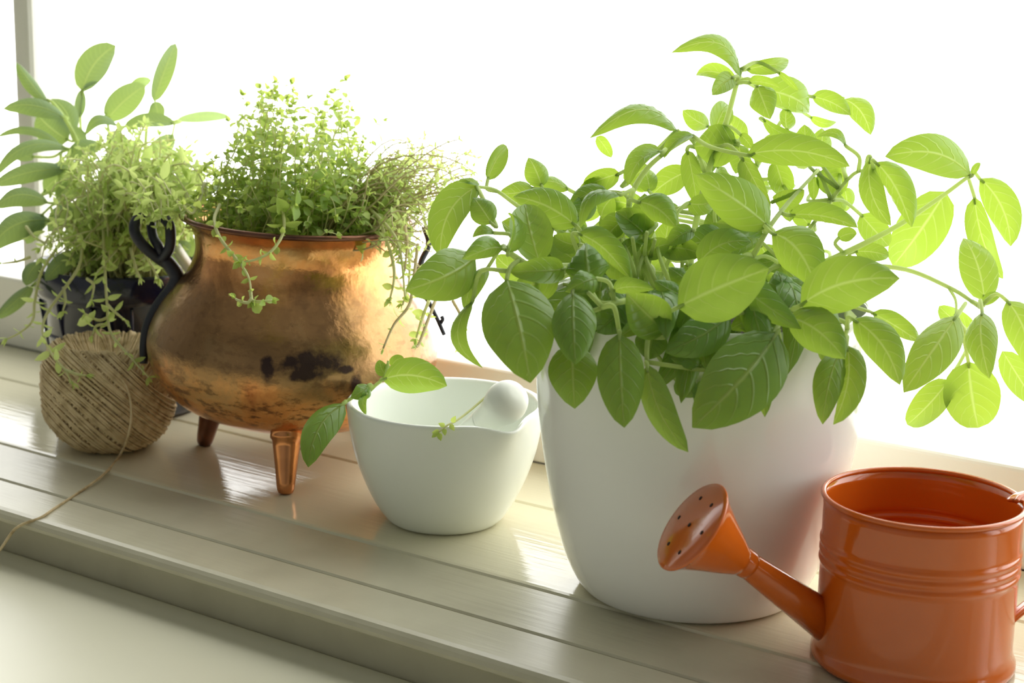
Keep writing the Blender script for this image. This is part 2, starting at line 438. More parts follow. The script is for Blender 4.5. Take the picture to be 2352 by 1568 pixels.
# worktop in front and below
t = thing('worktop', 'cream worktop in the foreground, one step below the window sill', 'worktop', (0, -0.5, ZC))
b = MB(); b.box(XL + 0.01, XR - 0.01, -0.80, YF + 0.0128, ZC - 0.03, ZC, bev=0.003); b.part('top_board', M['counter'], t, (0, -0.5, ZC), False)
b = MB(); b.box(XL + 0.01, XR - 0.01, -0.74, YB - 0.003, ZF, ZC - 0.031); b.part('cabinet_body', M['counter'], t, (0, -0.5, ZF), False)

# ------------------------------------------------------------------ white planter
POT_PROF = [(0.0, 0.0), (0.052, 0.0), (0.0600, 0.0015), (0.0645, 0.0065), (0.0690, 0.0150), (0.0735, 0.0270), (0.0795, 0.0500), (0.0850, 0.0800), (0.0888, 0.1100), (0.0903, 0.1350), (0.0905, 0.1560), (0.0900, 0.1625), (0.0885, 0.1650), (0.0868, 0.1625), (0.0862, 0.1500), (0.0845, 0.1250), (0.0, 0.1250)]
POT_R = [(p[1], p[0]) for p in POT_PROF[2:12]]
def pot_r(z): return float(np.interp(z, [q[0] for q in POT_R], [q[1] for q in POT_R]))
t = thing('planter', 'large white glazed flowerpot holding the basil, behind the orange watering can', 'flowerpot', (0, 0, 0))
b = MB(); pr = [POT_PROF[1]] + spline_prof(POT_PROF[1:-1], 5)[1:] ; b.lathe(pr, 128)
b.part('pot_body', M['glaze'], t)
b = MB(); b.lathe([(0.0853, 0.1455), (0.06, 0.1475), (0.02, 0.148)], 48); b.part('soil', M['soil'], t)

# ------------------------------------------------------------------ leaves
def prof_basil(t): return (math.sin(math.pi * t ** 0.82)) ** 0.62 if 0 < t < 1 else 0.0
def prof_sage(t): return (math.sin(math.pi * t ** 0.95)) ** 0.55 if 0 < t < 1 else 0.0
def prof_thyme(t): return (math.sin(math.pi * t ** 0.9)) ** 0.7 if 0 < t < 1 else 0.0

def leaf_geo(B, T, w, s0, arc=0.0, roll=0.0, fold=0.0, bow=0.0, prof=prof_basil, nl=12, nw=4, wave=0.0, quilt=0.0, ph=0.0, tipcurl=0.0):
    B, T = V(B), V(T); L = (T - B).length; a = (T - B) / L
    toc = (CAM - (B + T) / 2).normalized()
    n0 = toc - a * toc.dot(a)
    if n0.length < 0.15: n0 = V((0, 0, 1)) - a * a.z
    n0.normalize(); s = n0.cross(a).normalized()
    if s.dot(s0) < 0: s = -s
    n1 = (n0 * math.cos(roll) - s * math.sin(roll)); s1 = (s * math.cos(roll) + n0 * math.sin(roll))
    def mid(t):
        k = 4 * t * (1 - t)
        return B + (T - B) * t + s * (arc * L * k) + n1 * (bow * L * k - tipcurl * L * max(0, t - 0.6) ** 2)
    vs, uv = [], []
    for i in range(nl + 1):
        t = i / nl
        m = mid(t); tg = (mid(min(t + 0.02, 1)) - mid(max(t - 0.02, 0))).normalized()
        ss = (s1 - tg * s1.dot(tg)).normalized(); nn = ss.cross(tg)
        if nn.dot(n1) < 0: nn = -nn
        h = w / 2 * max(prof(t), 0.012 if i in (0, nl) else 0.0)
        for j in range(-nw, nw + 1):
            u = j / nw; au = abs(u)
            th = max(abs(fold) * 2.3, 1e-3); sg = 1 if fold > 0 else -1
            off = ss * (math.copysign(math.sin(th * au) / th, u) * h) + nn * (sg * (1 - math.cos(th * au)) / th * h - 0.05 * h * math.exp(-(u / 0.16) ** 2))
            wv = wave * h * au * au * math.sin(9.0 * t + ph + (1.7 if u > 0 else 0.0))
            qv = quilt * h * (math.sin((t * 6.0 - au ** 1.3 * 1.7) * 2 * math.pi) * 0.5) * min(1, au * 3) * (1 - au ** 3)
            vs.append(m + off + nn * (wv + qv)); uv.append((t, u * 0.5 + 0.5))
    W = 2 * nw + 1
    fs = [(i * W + j, i * W + j + 1, (i + 1) * W + j + 1, (i + 1) * W + j) for i in range(nl) for j in range(W - 1)]
    return vs, fs, uv

class Stems:
    def __init__(s): s.pts = []
    def add(s, px, r, parent, mat, name='stem', sides=8, n=7):
        w = catmull([at(x, y, d / 100) for x, y, d in px], n)
        s.pts += w
        b = MB(); b.tube(w, r, sides)
        return b.part(name, mat, parent, w[0])
    def near(s, p):
        return min(s.pts, key=lambda q: (q - p).length_squared)

def place_leaf(spec, parent, mat, stemmat, stems, prof=prof_basil, rnd=R_, keep_out=None, name='leaf', pr=0.0011, petmax=0.05, nl=12, nw=4, quilt=0.15):
    bx, by, tx, ty, w, d = spec[:6]
    dd = spec[6] if len(spec) > 6 else rnd.uniform(-1.5, 1.0)
    arc = spec[7] if len(spec) > 7 else rnd.uniform(-0.06, 0.06)
    roll = math.radians(spec[8] if len(spec) > 8 else rnd.uniform(-22, 22))
    fold = math.radians(spec[9] if len(spec) > 9 else rnd.choice((-1, -1, 1)) * rnd.uniform(12, 30))
    bow = spec[10] if len(spec) > 10 else rnd.uniform(0.05, 0.20)
    if d < 92: bow *= 1.6
    d0, d1 = d / 100, (d + dd) / 100
    B, T = at(bx, by, d0), at(tx, ty, d1); dm = (d0 + d1) / 2
    mx, my = (bx + tx) / 2, (by + ty) / 2
    s0 = (at(mx + (ty - by), my - (tx - bx), dm) - at(mx, my, dm)).normalized()
    th = max(abs(fold) * 2.3, 1e-3)
    Wm = w * dm / FPX / max(0.35, math.cos(roll) * (math.sin(min(th, 1.5)) / min(th, 1.5)))
    vs, fs, uv = leaf_geo(B, T, Wm, s0, arc, roll, fold, bow, prof, nl, nw, wave=rnd.uniform(0.02, 0.09), quilt=quilt, ph=rnd.uniform(0, 6), tipcurl=rnd.uniform(-0.1, 0.5))
    mb = MB(); mb.add(vs, fs, 0, uv)
    if stems is not None and stems.pts:
        q = stems.near(B)
        if 0.002 < (q - B).length < petmax:
            a = (T - B).normalized()
            h = (q - B).length
            pts = catmull([vs[(2 * nw + 1) + nw], B, B - a * h * 0.3 + (q - B) * 0.3, q], 4)
            mb.tube(pts, [pr * 0.6, pr, pr, pr * 1.2], 6, 1)
    if keep_out: mb.v = [keep_out(p) for p in mb.v]
    return mb.part(name, (mat, stemmat), parent, B)

def out_of_pot(p):
    r = math.hypot(p.x, p.y)
    if p.z < 0.169:
        R = pot_r(min(max(p.z, 0.002), 0.165)) + 0.0035
        if r < R and (p.z < 0.146 or r > 0.080):
            if r < 1e-4: return p
            if p.z > 0.150 and r < 0.0885 and False: return p
            k = R / r
            return V((p.x * k, p.y * k, p.z))
    return p

# ------------------------------------------------------------------ basil
basil = thing('basil_plant', 'bushy green basil with big glossy leaves growing in the white pot', 'plant', (0, 0, 0.148))
BS = Stems()
for px, r in [
    ([(1585, 690, 95), (1590, 560, 96), (1625, 400, 96), (1665, 290, 96), (1690, 200, 96), (1702, 160, 96)], [0.0019, 0.0017, 0.0011]),
    ([(1520, 690, 93), (1460, 560, 92), (1445, 470, 92), (1480, 395, 92), (1535, 345, 92), (1590, 312, 92)], [0.0018, 0.0015, 0.001]),
    ([(1620, 400, 96), (1595, 330, 97), (1555, 298, 97)], [0.0013, 0.0008]),
    ([(1690, 690, 95), (1800, 640, 95), (1920, 590, 95), (2050, 525, 95), (2150, 460, 95), (2225, 405, 95)], [0.0019, 0.0016, 0.0011]),
    ([(1760, 690, 98), (1900, 620, 98), (2060, 615, 97), (2180, 660, 94), (2250, 705, 92)], [0.0016, 0.0014, 0.001]),
    ([(1480, 690, 94), (1400, 620, 90), (1300, 612, 88), (1230, 615, 87), (1185, 590, 87), (1165, 575, 87)], [0.0020, 0.0018, 0.0014]),
    ([(1195, 595, 87), (1172, 615, 86.5), (1163, 645, 86)], [0.0014, 0.0011]),
    ([(1480, 680, 97), (1330, 560, 96), (1200, 480, 95), (1140, 438, 94), (1095, 428, 93)], [0.0016, 0.0012, 0.0009]),
    ([(1640, 690, 93), (1720, 600, 91), (1765, 525, 90), (1815, 460, 92), (1880, 390, 94)], [0.0017, 0.0014, 0.0009]),
    ([(1500, 690, 90), (1440, 690, 86), (1385, 705, 84.5), (1410, 705, 84), (1423, 765, 83.8)], [0.0018, 0.0015, 0.0012]),
    ([(1640, 690, 92), (1740, 700, 88), (1800, 715, 86), (1840, 705, 86)], [0.0018, 0.0014]),
    ([(1802, 716, 86), (1775, 775, 84.6)], [0.0015, 0.0011]),
    ([(1560, 690, 90), (1500, 730, 86), (1487, 790, 84), (1486, 838, 83.6)], [0.0016, 0.0011]),
    ([(1700, 690, 93), (1850, 720, 89), (1940, 740, 88), (1938, 780, 87.5), (1934, 815, 87.5)], [0.0015, 0.0010]),
    ([(1580, 690, 96), (1650, 520, 99), (1740, 380, 101), (1800, 270, 102), (1860, 222, 103), (1940, 225, 103)], [0.0016, 0.0013, 0.0008]),
    ([(1570, 690, 92), (1560, 700, 88), (1556, 705, 87)], [0.0018, 0.0015]),
    ([(1700, 680, 96), (1830, 560, 97), (1960, 400, 96), (2015, 418, 95)], [0.0013, 0.0009]),
    ([(2180, 662, 94), (2195, 690, 93), (2196, 728, 92)], [0.0009, 0.0007]),
]:
    BS.add(px, r, basil, M['stem'])
for k in range(14):
    x0 = 1500 + R_.uniform(-60, 130); x1 = x0 + R_.uniform(-70, 70)
    BS.add([(x0, 700, R_.uniform(91, 96)), ((x0 + x1) / 2 + R_.uniform(-12, 12), 620, R_.uniform(90, 95)), (x1, R_.uniform(530, 575), R_.uniform(89, 95))], [0.0014, 0.0010], basil, M['stem'], n=4)

# base x, y, tip x, y, width (pixels seen), distance (cm) [, tip distance - base, arc, roll, fold, bow]
BASIL = [
 (1098,426,1012,590,84,93,-1,-.14,10,15,.1), (1130,514,1086,452,62,91,1,0,5,-20), (1120,414,1164,334,42,95,1,.08,20,25), (1102,424,1054,412,14,93,0,.05,50,0),
 (1092,588,930,668,118,90,-3,.05,0,-18,.1), (1156,572,1068,596,52,87,-2,-.12,-20,-35,.1), (1136,535,1085,545,24,89,0,-.1,30,0), (1166,580,1166,490,28,86.5,1,0,50,30),
 (1240,606,1206,470,96,88,2,.03,8,14), (1325,520,1178,452,86,95,1,-.08,0,-22,.1), (1308,436,1216,424,34,99,0,-.12,40,-20), (1396,440,1302,482,52,97,1,-.1,20,-20),
 (1428,447,1332,522,36,90,-1,-.2,40,-25,.1), (1424,398,1342,430,52,98,1,-.05,-10,20), (1522,348,1443,428,44,91,-1,-.12,30,25), (1594,310,1524,362,28,92,0,-.05,40,10),
 (1556,300,1363,306,46,97,-3,-.13,35,-30,.15), (1370,314,1404,362,30,101,0,.1,20,0), (1694,332,1592,336,98,95.4,1,0,5,-12), (1642,302,1674,236,54,98,1,.06,10,15),
 (1702,178,1549,118,46,96,-2,-.24,25,-20,.1), (1690,190,1598,172,36,97,1,-.1,20,20), (1684,178,1636,218,46,95,-1,-.05,0,20), (1712,160,1816,146,38,97,1,.08,20,20),
 (1720,190,1792,202,24,95,-1,.2,40,-20), (1786,165,1832,210,15,97,0,.1,40,0), (1738,196,1768,272,66,95,-1,.02,5,-20), (1745,205,1862,262,78,99,2,.12,10,-25,.15),
 (1752,272,1846,310,28,101,0,-.05,30,10), (1864,222,1954,266,46,102,0,.1,15,-20), (1860,268,1922,282,22,103,0,-.05,20,0), (1938,228,2000,310,54,103,-1,.14,5,-25),
 (1714,356,1952,382,74,93,-1,.10,10,-18,.05), (1944,336,1876,314,22,95,0,-.2,30,0), (1780,368,1806,450,58,99,1,0,0,15), (1704,362,1768,482,46,94,-1,.05,20,20),
 (1892,386,1934,446,72,98,0,.02,0,15), (2000,362,2046,518,58,95,-1,-.10,15,-15), (2010,372,2088,522,60,94,-1,.12,25,-35,.1), (2230,402,2038,360,92,95,-2,-.13,5,-16,.05),
 (2172,440,2050,612,112,101,2,.02,0,10), (2250,410,2322,566,76,96,-1,.12,10,-20,.1), (2238,452,2300,642,58,98,0,-.02,20,15), (2262,692,2212,542,84,93,2,-.05,5,-15,.08),
 (2234,402,2252,374,16,95,0,.1,0,20), (2256,700,2300,676,26,92,0,.1,0,0), (2256,716,2272,866,74,90,-2,-.04,5,-22,.1), (2312,690,2372,852,84,91,-1,.08,0,-15),
 (2244,764,2156,702,52,98,1,.05,0,10), (2198,724,2076,898,98,89,-2,.02,12,-18,.06), (2180,872,2082,976,72,95,1,.05,5,15), (2224,830,2248,986,128,94,1,-.02,0,12),
 (2302,806,2380,930,66,99,1,0,0,0), (1958,732,2066,884,86,87,-1,.12,5,-22,.08), (2002,718,2112,788,46,90,0,.16,30,-20), (1838,702,2064,640,128,85,-2,.10,0,-16,.06),
 (1808,728,1936,822,102,85,-2,.10,5,-18,.05), (1930,806,1892,972,70,86,-1,-.08,-10,-15), (1944,792,1912,974,56,86,-1,.16,40,-30), (1772,535,1872,660,108,88,-2,.14,8,-20,.08),
 (1812,494,1970,526,44,91,0,.18,40,-25,.1), (1976,492,2042,566,64,98,1,0,0,10), (1768,522,1602,404,108,89,-2,-.02,0,-16,.06), (1752,536,1645,512,46,90,0,.05,20,10),
 (1556,706,1766,616,156,83.8,-2,.02,0,-14,.05), (1604,606,1728,558,64,88,0,.22,20,-20,.1), (1676,722,1530,806,96,84.5,-1,.06,5,-15,.06), (1786,716,1676,758,56,87,0,-.05,5,-12),
 (1802,716,1784,618,66,88,1,-.02,10,-20), (1532,762,1438,672,104,84,-1,.02,0,28,-.05), (1163,642,1216,870,172,86,-3,.02,0,-12,.05), (1086,690,1104,846,38,89,0,-.20,25,-15),
 (1122,612,1068,716,46,90,-1,-.08,20,-25), (1316,668,1322,838,104,84.5,-2,.0,5,-22,.08), (1312,788,1320,936,114,85,-1,0,0,-12), (1423,764,1434,982,110,83.5,-1,-.01,0,-14,.04),
 (1486,836,1580,1038,70,83.2,-1,-.06,20,-15,.05), (1786,762,1592,978,170,84,-2,.04,5,-10,.05), (1790,778,1757,958,54,85.2,-1,-.04,20,-20), (1356,660,1346,556,104,86.5,1,.02,0,-38,.15),
 (1372,640,1300,668,60,85.5,-1,0,10,-20), (1326,536,1442,642,56,89,-1,.18,35,-30,.1), (1464,464,1552,522,66,91,-1,.14,10,-32,.1), (1500,512,1440,528,52,92,0,-.1,0,20),
 (1408,668,1502,664,38,85.5,-1,.2,30,-20), (1580,646,1536,614,42,87,0,.08,20,-20), (1576,682,1504,644,48,86,0,.08,20,-20), (1296,618,1174,622,62,87.5,-1,.05,10,15),
 (1286,640,1180,662,84,89,0,0,0,-15), (1332,562,1272,540,48,93,0,.1,0,10), (1440,532,1378,498,58,93,0,.05,0,12), (1578,345,1602,472,46,97,0,.04,20,12),
 (1582,392,1498,446,64,99,1,-.05,0,10), (1700,758,1616,834,74,87,0,0,10,-12), (1612,842,1542,822,42,84.2,0,-.05,10,-10), (1502,756,1488,826,76,85,0,0,0,-10),
 (1440,700,1372,764,84,87,0,0,0,-12), (1868,404,1868,460,26,98,0,.05,10,10), (1962,578,2042,590,44,97,0,.1,10,10), (1700,308,1728,342,26,96,0,.1,20,0),
 (1925,548,1968,536,34,95,0,.1,0,10), (1640,470,1672,548,44,96,0,.1,10,12), (1385,596,1452,640,60,89,0,.05,10,-20), (1240,690,1290,760,64,89,0,0,10,-15),
 (1760,790,1722,850,64,88,0,0,10,-10), (1640,860,1600,930,54,86.4,0,0,10,-10), (1560,860,1600,900,50,87,0,0,10,-10), (1850,640,1800,690,60,89,0,0,0,-15),
 (1476,590,1540,560,50,92,0,.1,10,15), (1690,600,1640,650,60,90,0,0,10,-10),
]
for spec in BASIL:
    place_leaf(spec, basil, M['basil'], M['stem'], BS, keep_out=out_of_pot)
# leaves deeper in the bush, seen between the front ones
rb = random.Random(21)
for k in range(70):
    x = rb.uniform(1200, 1960); y = rb.uniform(440, 670)
    if y < 520 and (x < 1300 or x > 1900): continue
    a = rb.uniform(0, 2 * math.pi); L = rb.uniform(60, 115)
    place_leaf((x, y, x + math.cos(a) * L, y + math.sin(a) * L * 0.8, L * 0.62, rb.uniform(91, 102), rb.uniform(-2, 2), rb.uniform(-.1, .1), rb.uniform(-40, 40), rb.uniform(-25, 25), .08), basil, M['basil'], M['stem'], BS, rnd=rb, keep_out=out_of_pot, petmax=0.07)

for k in range(34):
    x, y = (rb.uniform(1570, 1950), rb.uniform(290, 470)) if k < 22 else (rb.uniform(1220, 1560), rb.uniform(410, 500))
    a = rb.uniform(0, 2 * math.pi); L = rb.uniform(50, 95)
    place_leaf((x, y, x + math.cos(a) * L, y + math.sin(a) * L * 0.8, L * 0.6, rb.uniform(98, 103), rb.uniform(-2, 2), rb.uniform(-.1, .1), rb.uniform(-35, 35), rb.uniform(-25, -8), .08), basil, M['basil'], M['stem'], BS, rnd=rb, petmax=0.05)
for k in range(40):       # leaves crowding over the rim of the pot
    a = math.radians(-128 + 175 * (k + rb.uniform(-.4, .4)) / 39)
    r0, r1 = rb.uniform(0.050, 0.075), rb.uniform(0.094, 0.112)
    z0 = rb.uniform(0.168, 0.195); z1 = z0 - rb.uniform(-0.012, 0.045)
    Bp, Tp = V((r0 * math.cos(a), r0 * math.sin(a), z0)), V((r1 * math.cos(a + rb.uniform(-.35, .35)), r1 * math.sin(a + rb.uniform(-.35, .35)), z1))
    q0, q1 = to_px(Bp), to_px(Tp)
    if q1[0] > 1940 or q1[1] < 735: continue
    place_leaf((q0[0], q0[1], q1[0], q1[1], rb.uniform(60, 100), q0[2] * 100, (q1[2] - q0[2]) * 100, rb.uniform(-.06, .06), rb.uniform(-18, 18), -rb.uniform(14, 26), .14), basil, M['basil'], M['stem'], BS, rnd=rb, keep_out=out_of_pot, petmax=0.06)

# ------------------------------------------------------------------ copper cauldron
TILT = Matrix.Rotation(math.radians(2.4), 3, V((-math.sin(HEAD), math.cos(HEAD), 0)))
caul = thing('copper_cauldron', 'tarnished copper cauldron on three peg legs with black iron handles', 'cauldron', CAULD)
CP = [(0.004, 0.0285), (0.030, 0.0295), (0.055, 0.0345), (0.076, 0.0440), (0.0895, 0.0580), (0.0968, 0.0740), (0.0968, 0.0900), (0.0900, 0.1060), (0.0800, 0.1200), (0.0718, 0.1320), (0.0680, 0.1430), (0.0680, 0.1520), (0.0705, 0.1600), (0.0755, 0.1660)]
pr = spline_prof(CP, 5)
pr += [(0.0772, 0.1678), (0.0778, 0.1690), (0.0770, 0.1700), (0.0755, 0.1695), (0.072, 0.1655), (0.066, 0.156), (0.064, 0.146), (0.060, 0.1400)]
piv = V((0, 0, 0.09))
b = MB(); b.lathe(pr, 128)
rr = random.Random(3)
b.v = [TILT @ (p - piv) + piv + CAULD for p in b.v]
def dent(p):
    q = p - CAULD; a = math.atan2(q.y, q.x)
    k = 1 + 0.006 * math.sin(3 * a + 1 + 20 * q.z) + 0.003 * math.sin(7 * a + 45 * q.z)
    return V((CAULD.x + q.x * k, CAULD.y + q.y * k, p.z))
b.v = [dent(p) for p in b.v]
b.part('pot_body', M['copper'], caul)
b = MB(); ring = [TILT @ (V((0.0772 * math.cos(a), 0.0772 * math.sin(a), 0.1690)) - piv) + piv + CAULD for a in np.linspace(0, 2 * math.pi, 96, endpoint=False)]
b.tube(ring, 0.0019, 8, closed=True); b.part('rim', M['copper_dark'], caul)
b = MB(); b.lathe([(0.0645, 0.148), (0.03, 0.150)], 40, c=CAULD); b.part('soil', M['soil'], caul)
for fx, fy, mt in ((-0.4117, 0.0293, 'copper_dark'), (-0.2895, -0.0186, 'copper_leg'), (-0.3095, 0.1109, 'copper_leg')):
    d = (CAULD - V((fx, fy, 0))); d.normalize()
    b = MB()
    foot = V((fx, fy, 0)); top = foot + d * 0.012 + V((0, 0, 0.043))
    pts = [foot + (top - foot) * s for s in (0, .02, .07, .16, .3, .5, .7, .78, .82, .86, .92, 1)]
    b.tube(pts, [0.0022, .0045, .0056, .0062, .0068, .0078, .0089, .0093, .0106, .0108, .0104, .0125], 20)
    b.part('leg', M[mt], caul, foot)
# iron handles: strap riveted on the shoulder, drawn up into a twisted loop
def handle(px_strap, loops, dep, rs):
    b = MB()
    A = lambda l: [at(x, y, d / 100) for x, y, d in l]
    b.tube(catmull(A(px_strap), 6), rs, 10)
    for lp, r in loops: b.tube(catmull(A(lp), 6), r, 10)
    return b.part('handle', M['iron'], caul, A(px_strap[:1])[0])
handle([(330, 835, 117.4), (331, 795, 117.4), (340, 748, 117.4), (364, 702, 117.4), (396, 662, 117.2), (406, 636, 117.2), (390, 608, 117.2), (366, 585, 117)],
       [([(392, 612, 117.4), (362, 592, 117), (330, 565, 116.6), (310, 535, 116.4), (312, 508, 116.6), (335, 490, 117), (352, 497, 117.4)], 0.0037),
        ([(352, 497, 117.4), (347, 515, 117.2), (352, 545, 117), (364, 565, 116.8), (372, 585, 117)], 0.0032),
        ([(372, 596, 117), (388, 572, 116.4), (392, 545, 116.2), (388, 515, 116.2), (372, 498, 116.6), (358, 497, 117)], 0.0036)], 117, [0.0026, 0.0036, 0.0044, 0.0052, 0.0046])
handle([(1020, 768, 117), (1008, 740, 117.4), (996, 715, 117.8), (984, 692, 118), (972, 672, 118), (962, 640, 118), (968, 600, 118), (985, 560, 118), (975, 520, 118)],
       [([(1012, 742, 117.5), (1017, 733, 117.2), (1014, 726, 117.2)], 0.0014)], 118, [0.0015, 0.0017, 0.0022, 0.0024])

# ------------------------------------------------------------------ navy pot
NAVY = V((-0.531, 0.0705, 0))
t = thing('navy_pot', 'dark navy glazed pot with raised bands holding the sage, behind the twine ball', 'flowerpot', NAVY)
b = MB(); b.lathe([(0.046, 0.0), (0.052, 0.002), (0.0535, 0.006), (0.060, 0.050), (0.0655, 0.090), (0.0672, 0.0905), (0.0680, 0.094), (0.0688, 0.110), (0.0680, 0.1125), (0.0655, 0.112), (0.064, 0.100), (0.060, 0.095)], 96, c=NAVY)
b.part('pot_body', M['navy'], t)
for zz in (0.032, 0.062):
    b = MB(); r0 = 0.0535 + (zz - 0.006) * 0.145
    b.tube([NAVY + V((r0 * math.cos(a), r0 * math.sin(a), zz)) for a in np.linspace(0, 2 * math.pi, 72, endpoint=False)], 0.0013, 6, closed=True); b.part('raised_band', M['navy'], t)
for k in range(14):
    a = k * 2 * math.pi / 14 + 0.2; e = V((math.cos(a), math.sin(a), 0)); b = MB()
    b.tube([NAVY + e * (0.0535 + (z - 0.006) * 0.145) + V((0, 0, z)) for z in (0.008, 0.03, 0.06, 0.089)], 0.0012, 6); b.part('raised_rib', M['navy'], t)
b = MB(); b.lathe([(0.063, 0.1), (0.03, 0.102)], 40, c=NAVY); b.part('soil', M['soil'], t)
tg = thing('white_strip', 'narrow white strip sticking up behind the black iron handle of the cauldron', 'strip', at(445, 610, 1.24))
b = MB()
b.tube([at(396, 558, 1.246), at(446, 632, 1.240)], 0.0042, 4, flat=0.2, flatdir=fwd); b.part('blade', M['white_tag'], tg)

# ------------------------------------------------------------------ sage
sage = thing('sage_plant', 'grey green sage with long leaves, at the left in the navy pot', 'plant', NAVY + V((0, 0, 0.102)))
SS = Stems()
for px, r in [([(270, 640, 133), (215, 470, 133), (190, 360, 133), (160, 290, 133), (125, 240, 132), (108, 228, 132)], [.0022, .0016, .0009]),
              ([(290, 640, 134), (225, 480, 135), (195, 350, 136), (185, 280, 137), (190, 215, 137)], [.002, .0015, .0009]),
              ([(320, 620, 135), (330, 450, 136), (335, 320, 137), (340, 270, 137), (352, 235, 137)], [.002, .0015, .0009]),
              ([(300, 600, 134), (270, 420, 136), (250, 300, 137), (245, 270, 137)], [.0018, .001]),
              ([(250, 630, 131), (170, 520, 130), (140, 430, 130), (140, 350, 131)], [.002, .0012]),
              ([(230, 640, 131), (150, 600, 129), (95, 640, 128), (75, 655, 128)], [.002, .0012]),
              ([(330, 620, 134), (375, 430, 138), (400, 290, 139), (410, 276, 139)], [.0015, .0008])]:
    SS.add(px, r, sage, M['stem'])
SAGE = [
 (110,236,38,140,30,132,0,.05,20,-30,.05), (150,272,6,246,42,132,-1,-.08,20,-20,.1), (158,322,84,262,78,134,0,.05,0,-15), (166,312,118,226,50,135,0,-.12,5,-15),
 (190,212,266,104,70,137,0,.12,5,-15,.05), (182,272,190,205,26,137,0,.05,20,0), (192,206,226,190,10,137,0,.2,50,0), (246,276,334,196,64,138,0,.05,0,15),
 (300,206,348,184,28,141,0,.1,10,0), (354,234,404,99,42,137,0,.05,10,15), (366,276,356,232,36,137,0,0,0,0), (402,284,284,292,34,135,-1,-.06,20,15),
 (404,276,528,268,26,146,2,.06,20,10), (272,290,194,310,26,135,-1,-.25,30,-10), (196,336,168,288,34,134,0,.05,10,0), (142,338,-8,312,20,132,-1,-.15,20,-10),
 (160,342,-14,402,32,131,-2,-.16,25,-20,.1), (152,388,-14,426,44,130,-1,-.06,10,-20,.05), (112,466,-14,474,46,129,-1,-.16,25,-25,.08), (118,506,-24,572,64,128,-1,-.14,20,-25,.08),
 (100,442,196,380,62,131,0,.1,5,-20), (130,458,180,418,44,130,0,0,10,10), (76,654,-10,732,34,127,-1,.06,20,-20), (188,578,104,644,44,127,-2,-.05,10,-15),
 (386,604,438,560,44,125,0,.1,5,10), (236,336,152,368,42,132,-1,-.12,10,-15), (240,400,300,330,50,136,0,.05,10,10), (300,380,250,300,50,138,0,0,10,10),
 (340,360,400,310,46,139,0,0,10,10), (170,470,110,530,50,129,-1,0,10,-20), (96,600,60,655,40,127.5,-1,-.1,20,-20), (210,560,150,500,50,129,0,0,10,-15), (420,520,440,590,40,127,0,0,10,0),
 (80,360,30,352,26,132,0,.1,20,0), (100,490,60,560,40,128,0,0,20,-10),
]
rs = random.Random(5)
for spec in SAGE:
    place_leaf(spec, sage, M['sage'], M['stem'], SS, prof=prof_sage, rnd=rs, petmax=0.06, pr=0.0010, quilt=0.05)

# ------------------------------------------------------------------ thyme
def small_leaf_mesh(name, mats, L, W, prof=prof_thyme, nl=4, nw=1, cup=0.35):
    vs, fs, uv = [], [], []
    for i in range(nl + 1):
        t = i / nl; h = W / 2 * max(prof(t), 0.04)
        for j in range(-nw, nw + 1):
            u = j / nw
            vs.append(V((u * h, t * L, -cup * h * 0.0 + cup * abs(u) * h - 0.25 * L * t * t))); uv.append((t, u * .5 + .5))
    W_ = 2 * nw + 1
    fs = [(i * W_ + j, i * W_ + j + 1, (i + 1) * W_ + j + 1, (i + 1) * W_ + j) for i in range(nl) for j in range(W_ - 1)]
    return mkmesh(name, vs, fs, True, uv, mats)

def frame_mat(p, d, n, s):
    d = d.normalized(); x = d.cross(n)
    if x.length < 1e-4: x = d.orthogonal()
    x.normalize(); z = x.cross(d)
    return Matrix(((x.x * s, d.x * s, z.x * s, p.x), (x.y * s, d.y * s, z.y * s, p.y), (x.z * s, d.z * s, z.z * s, p.z), (0, 0, 0, 1)))

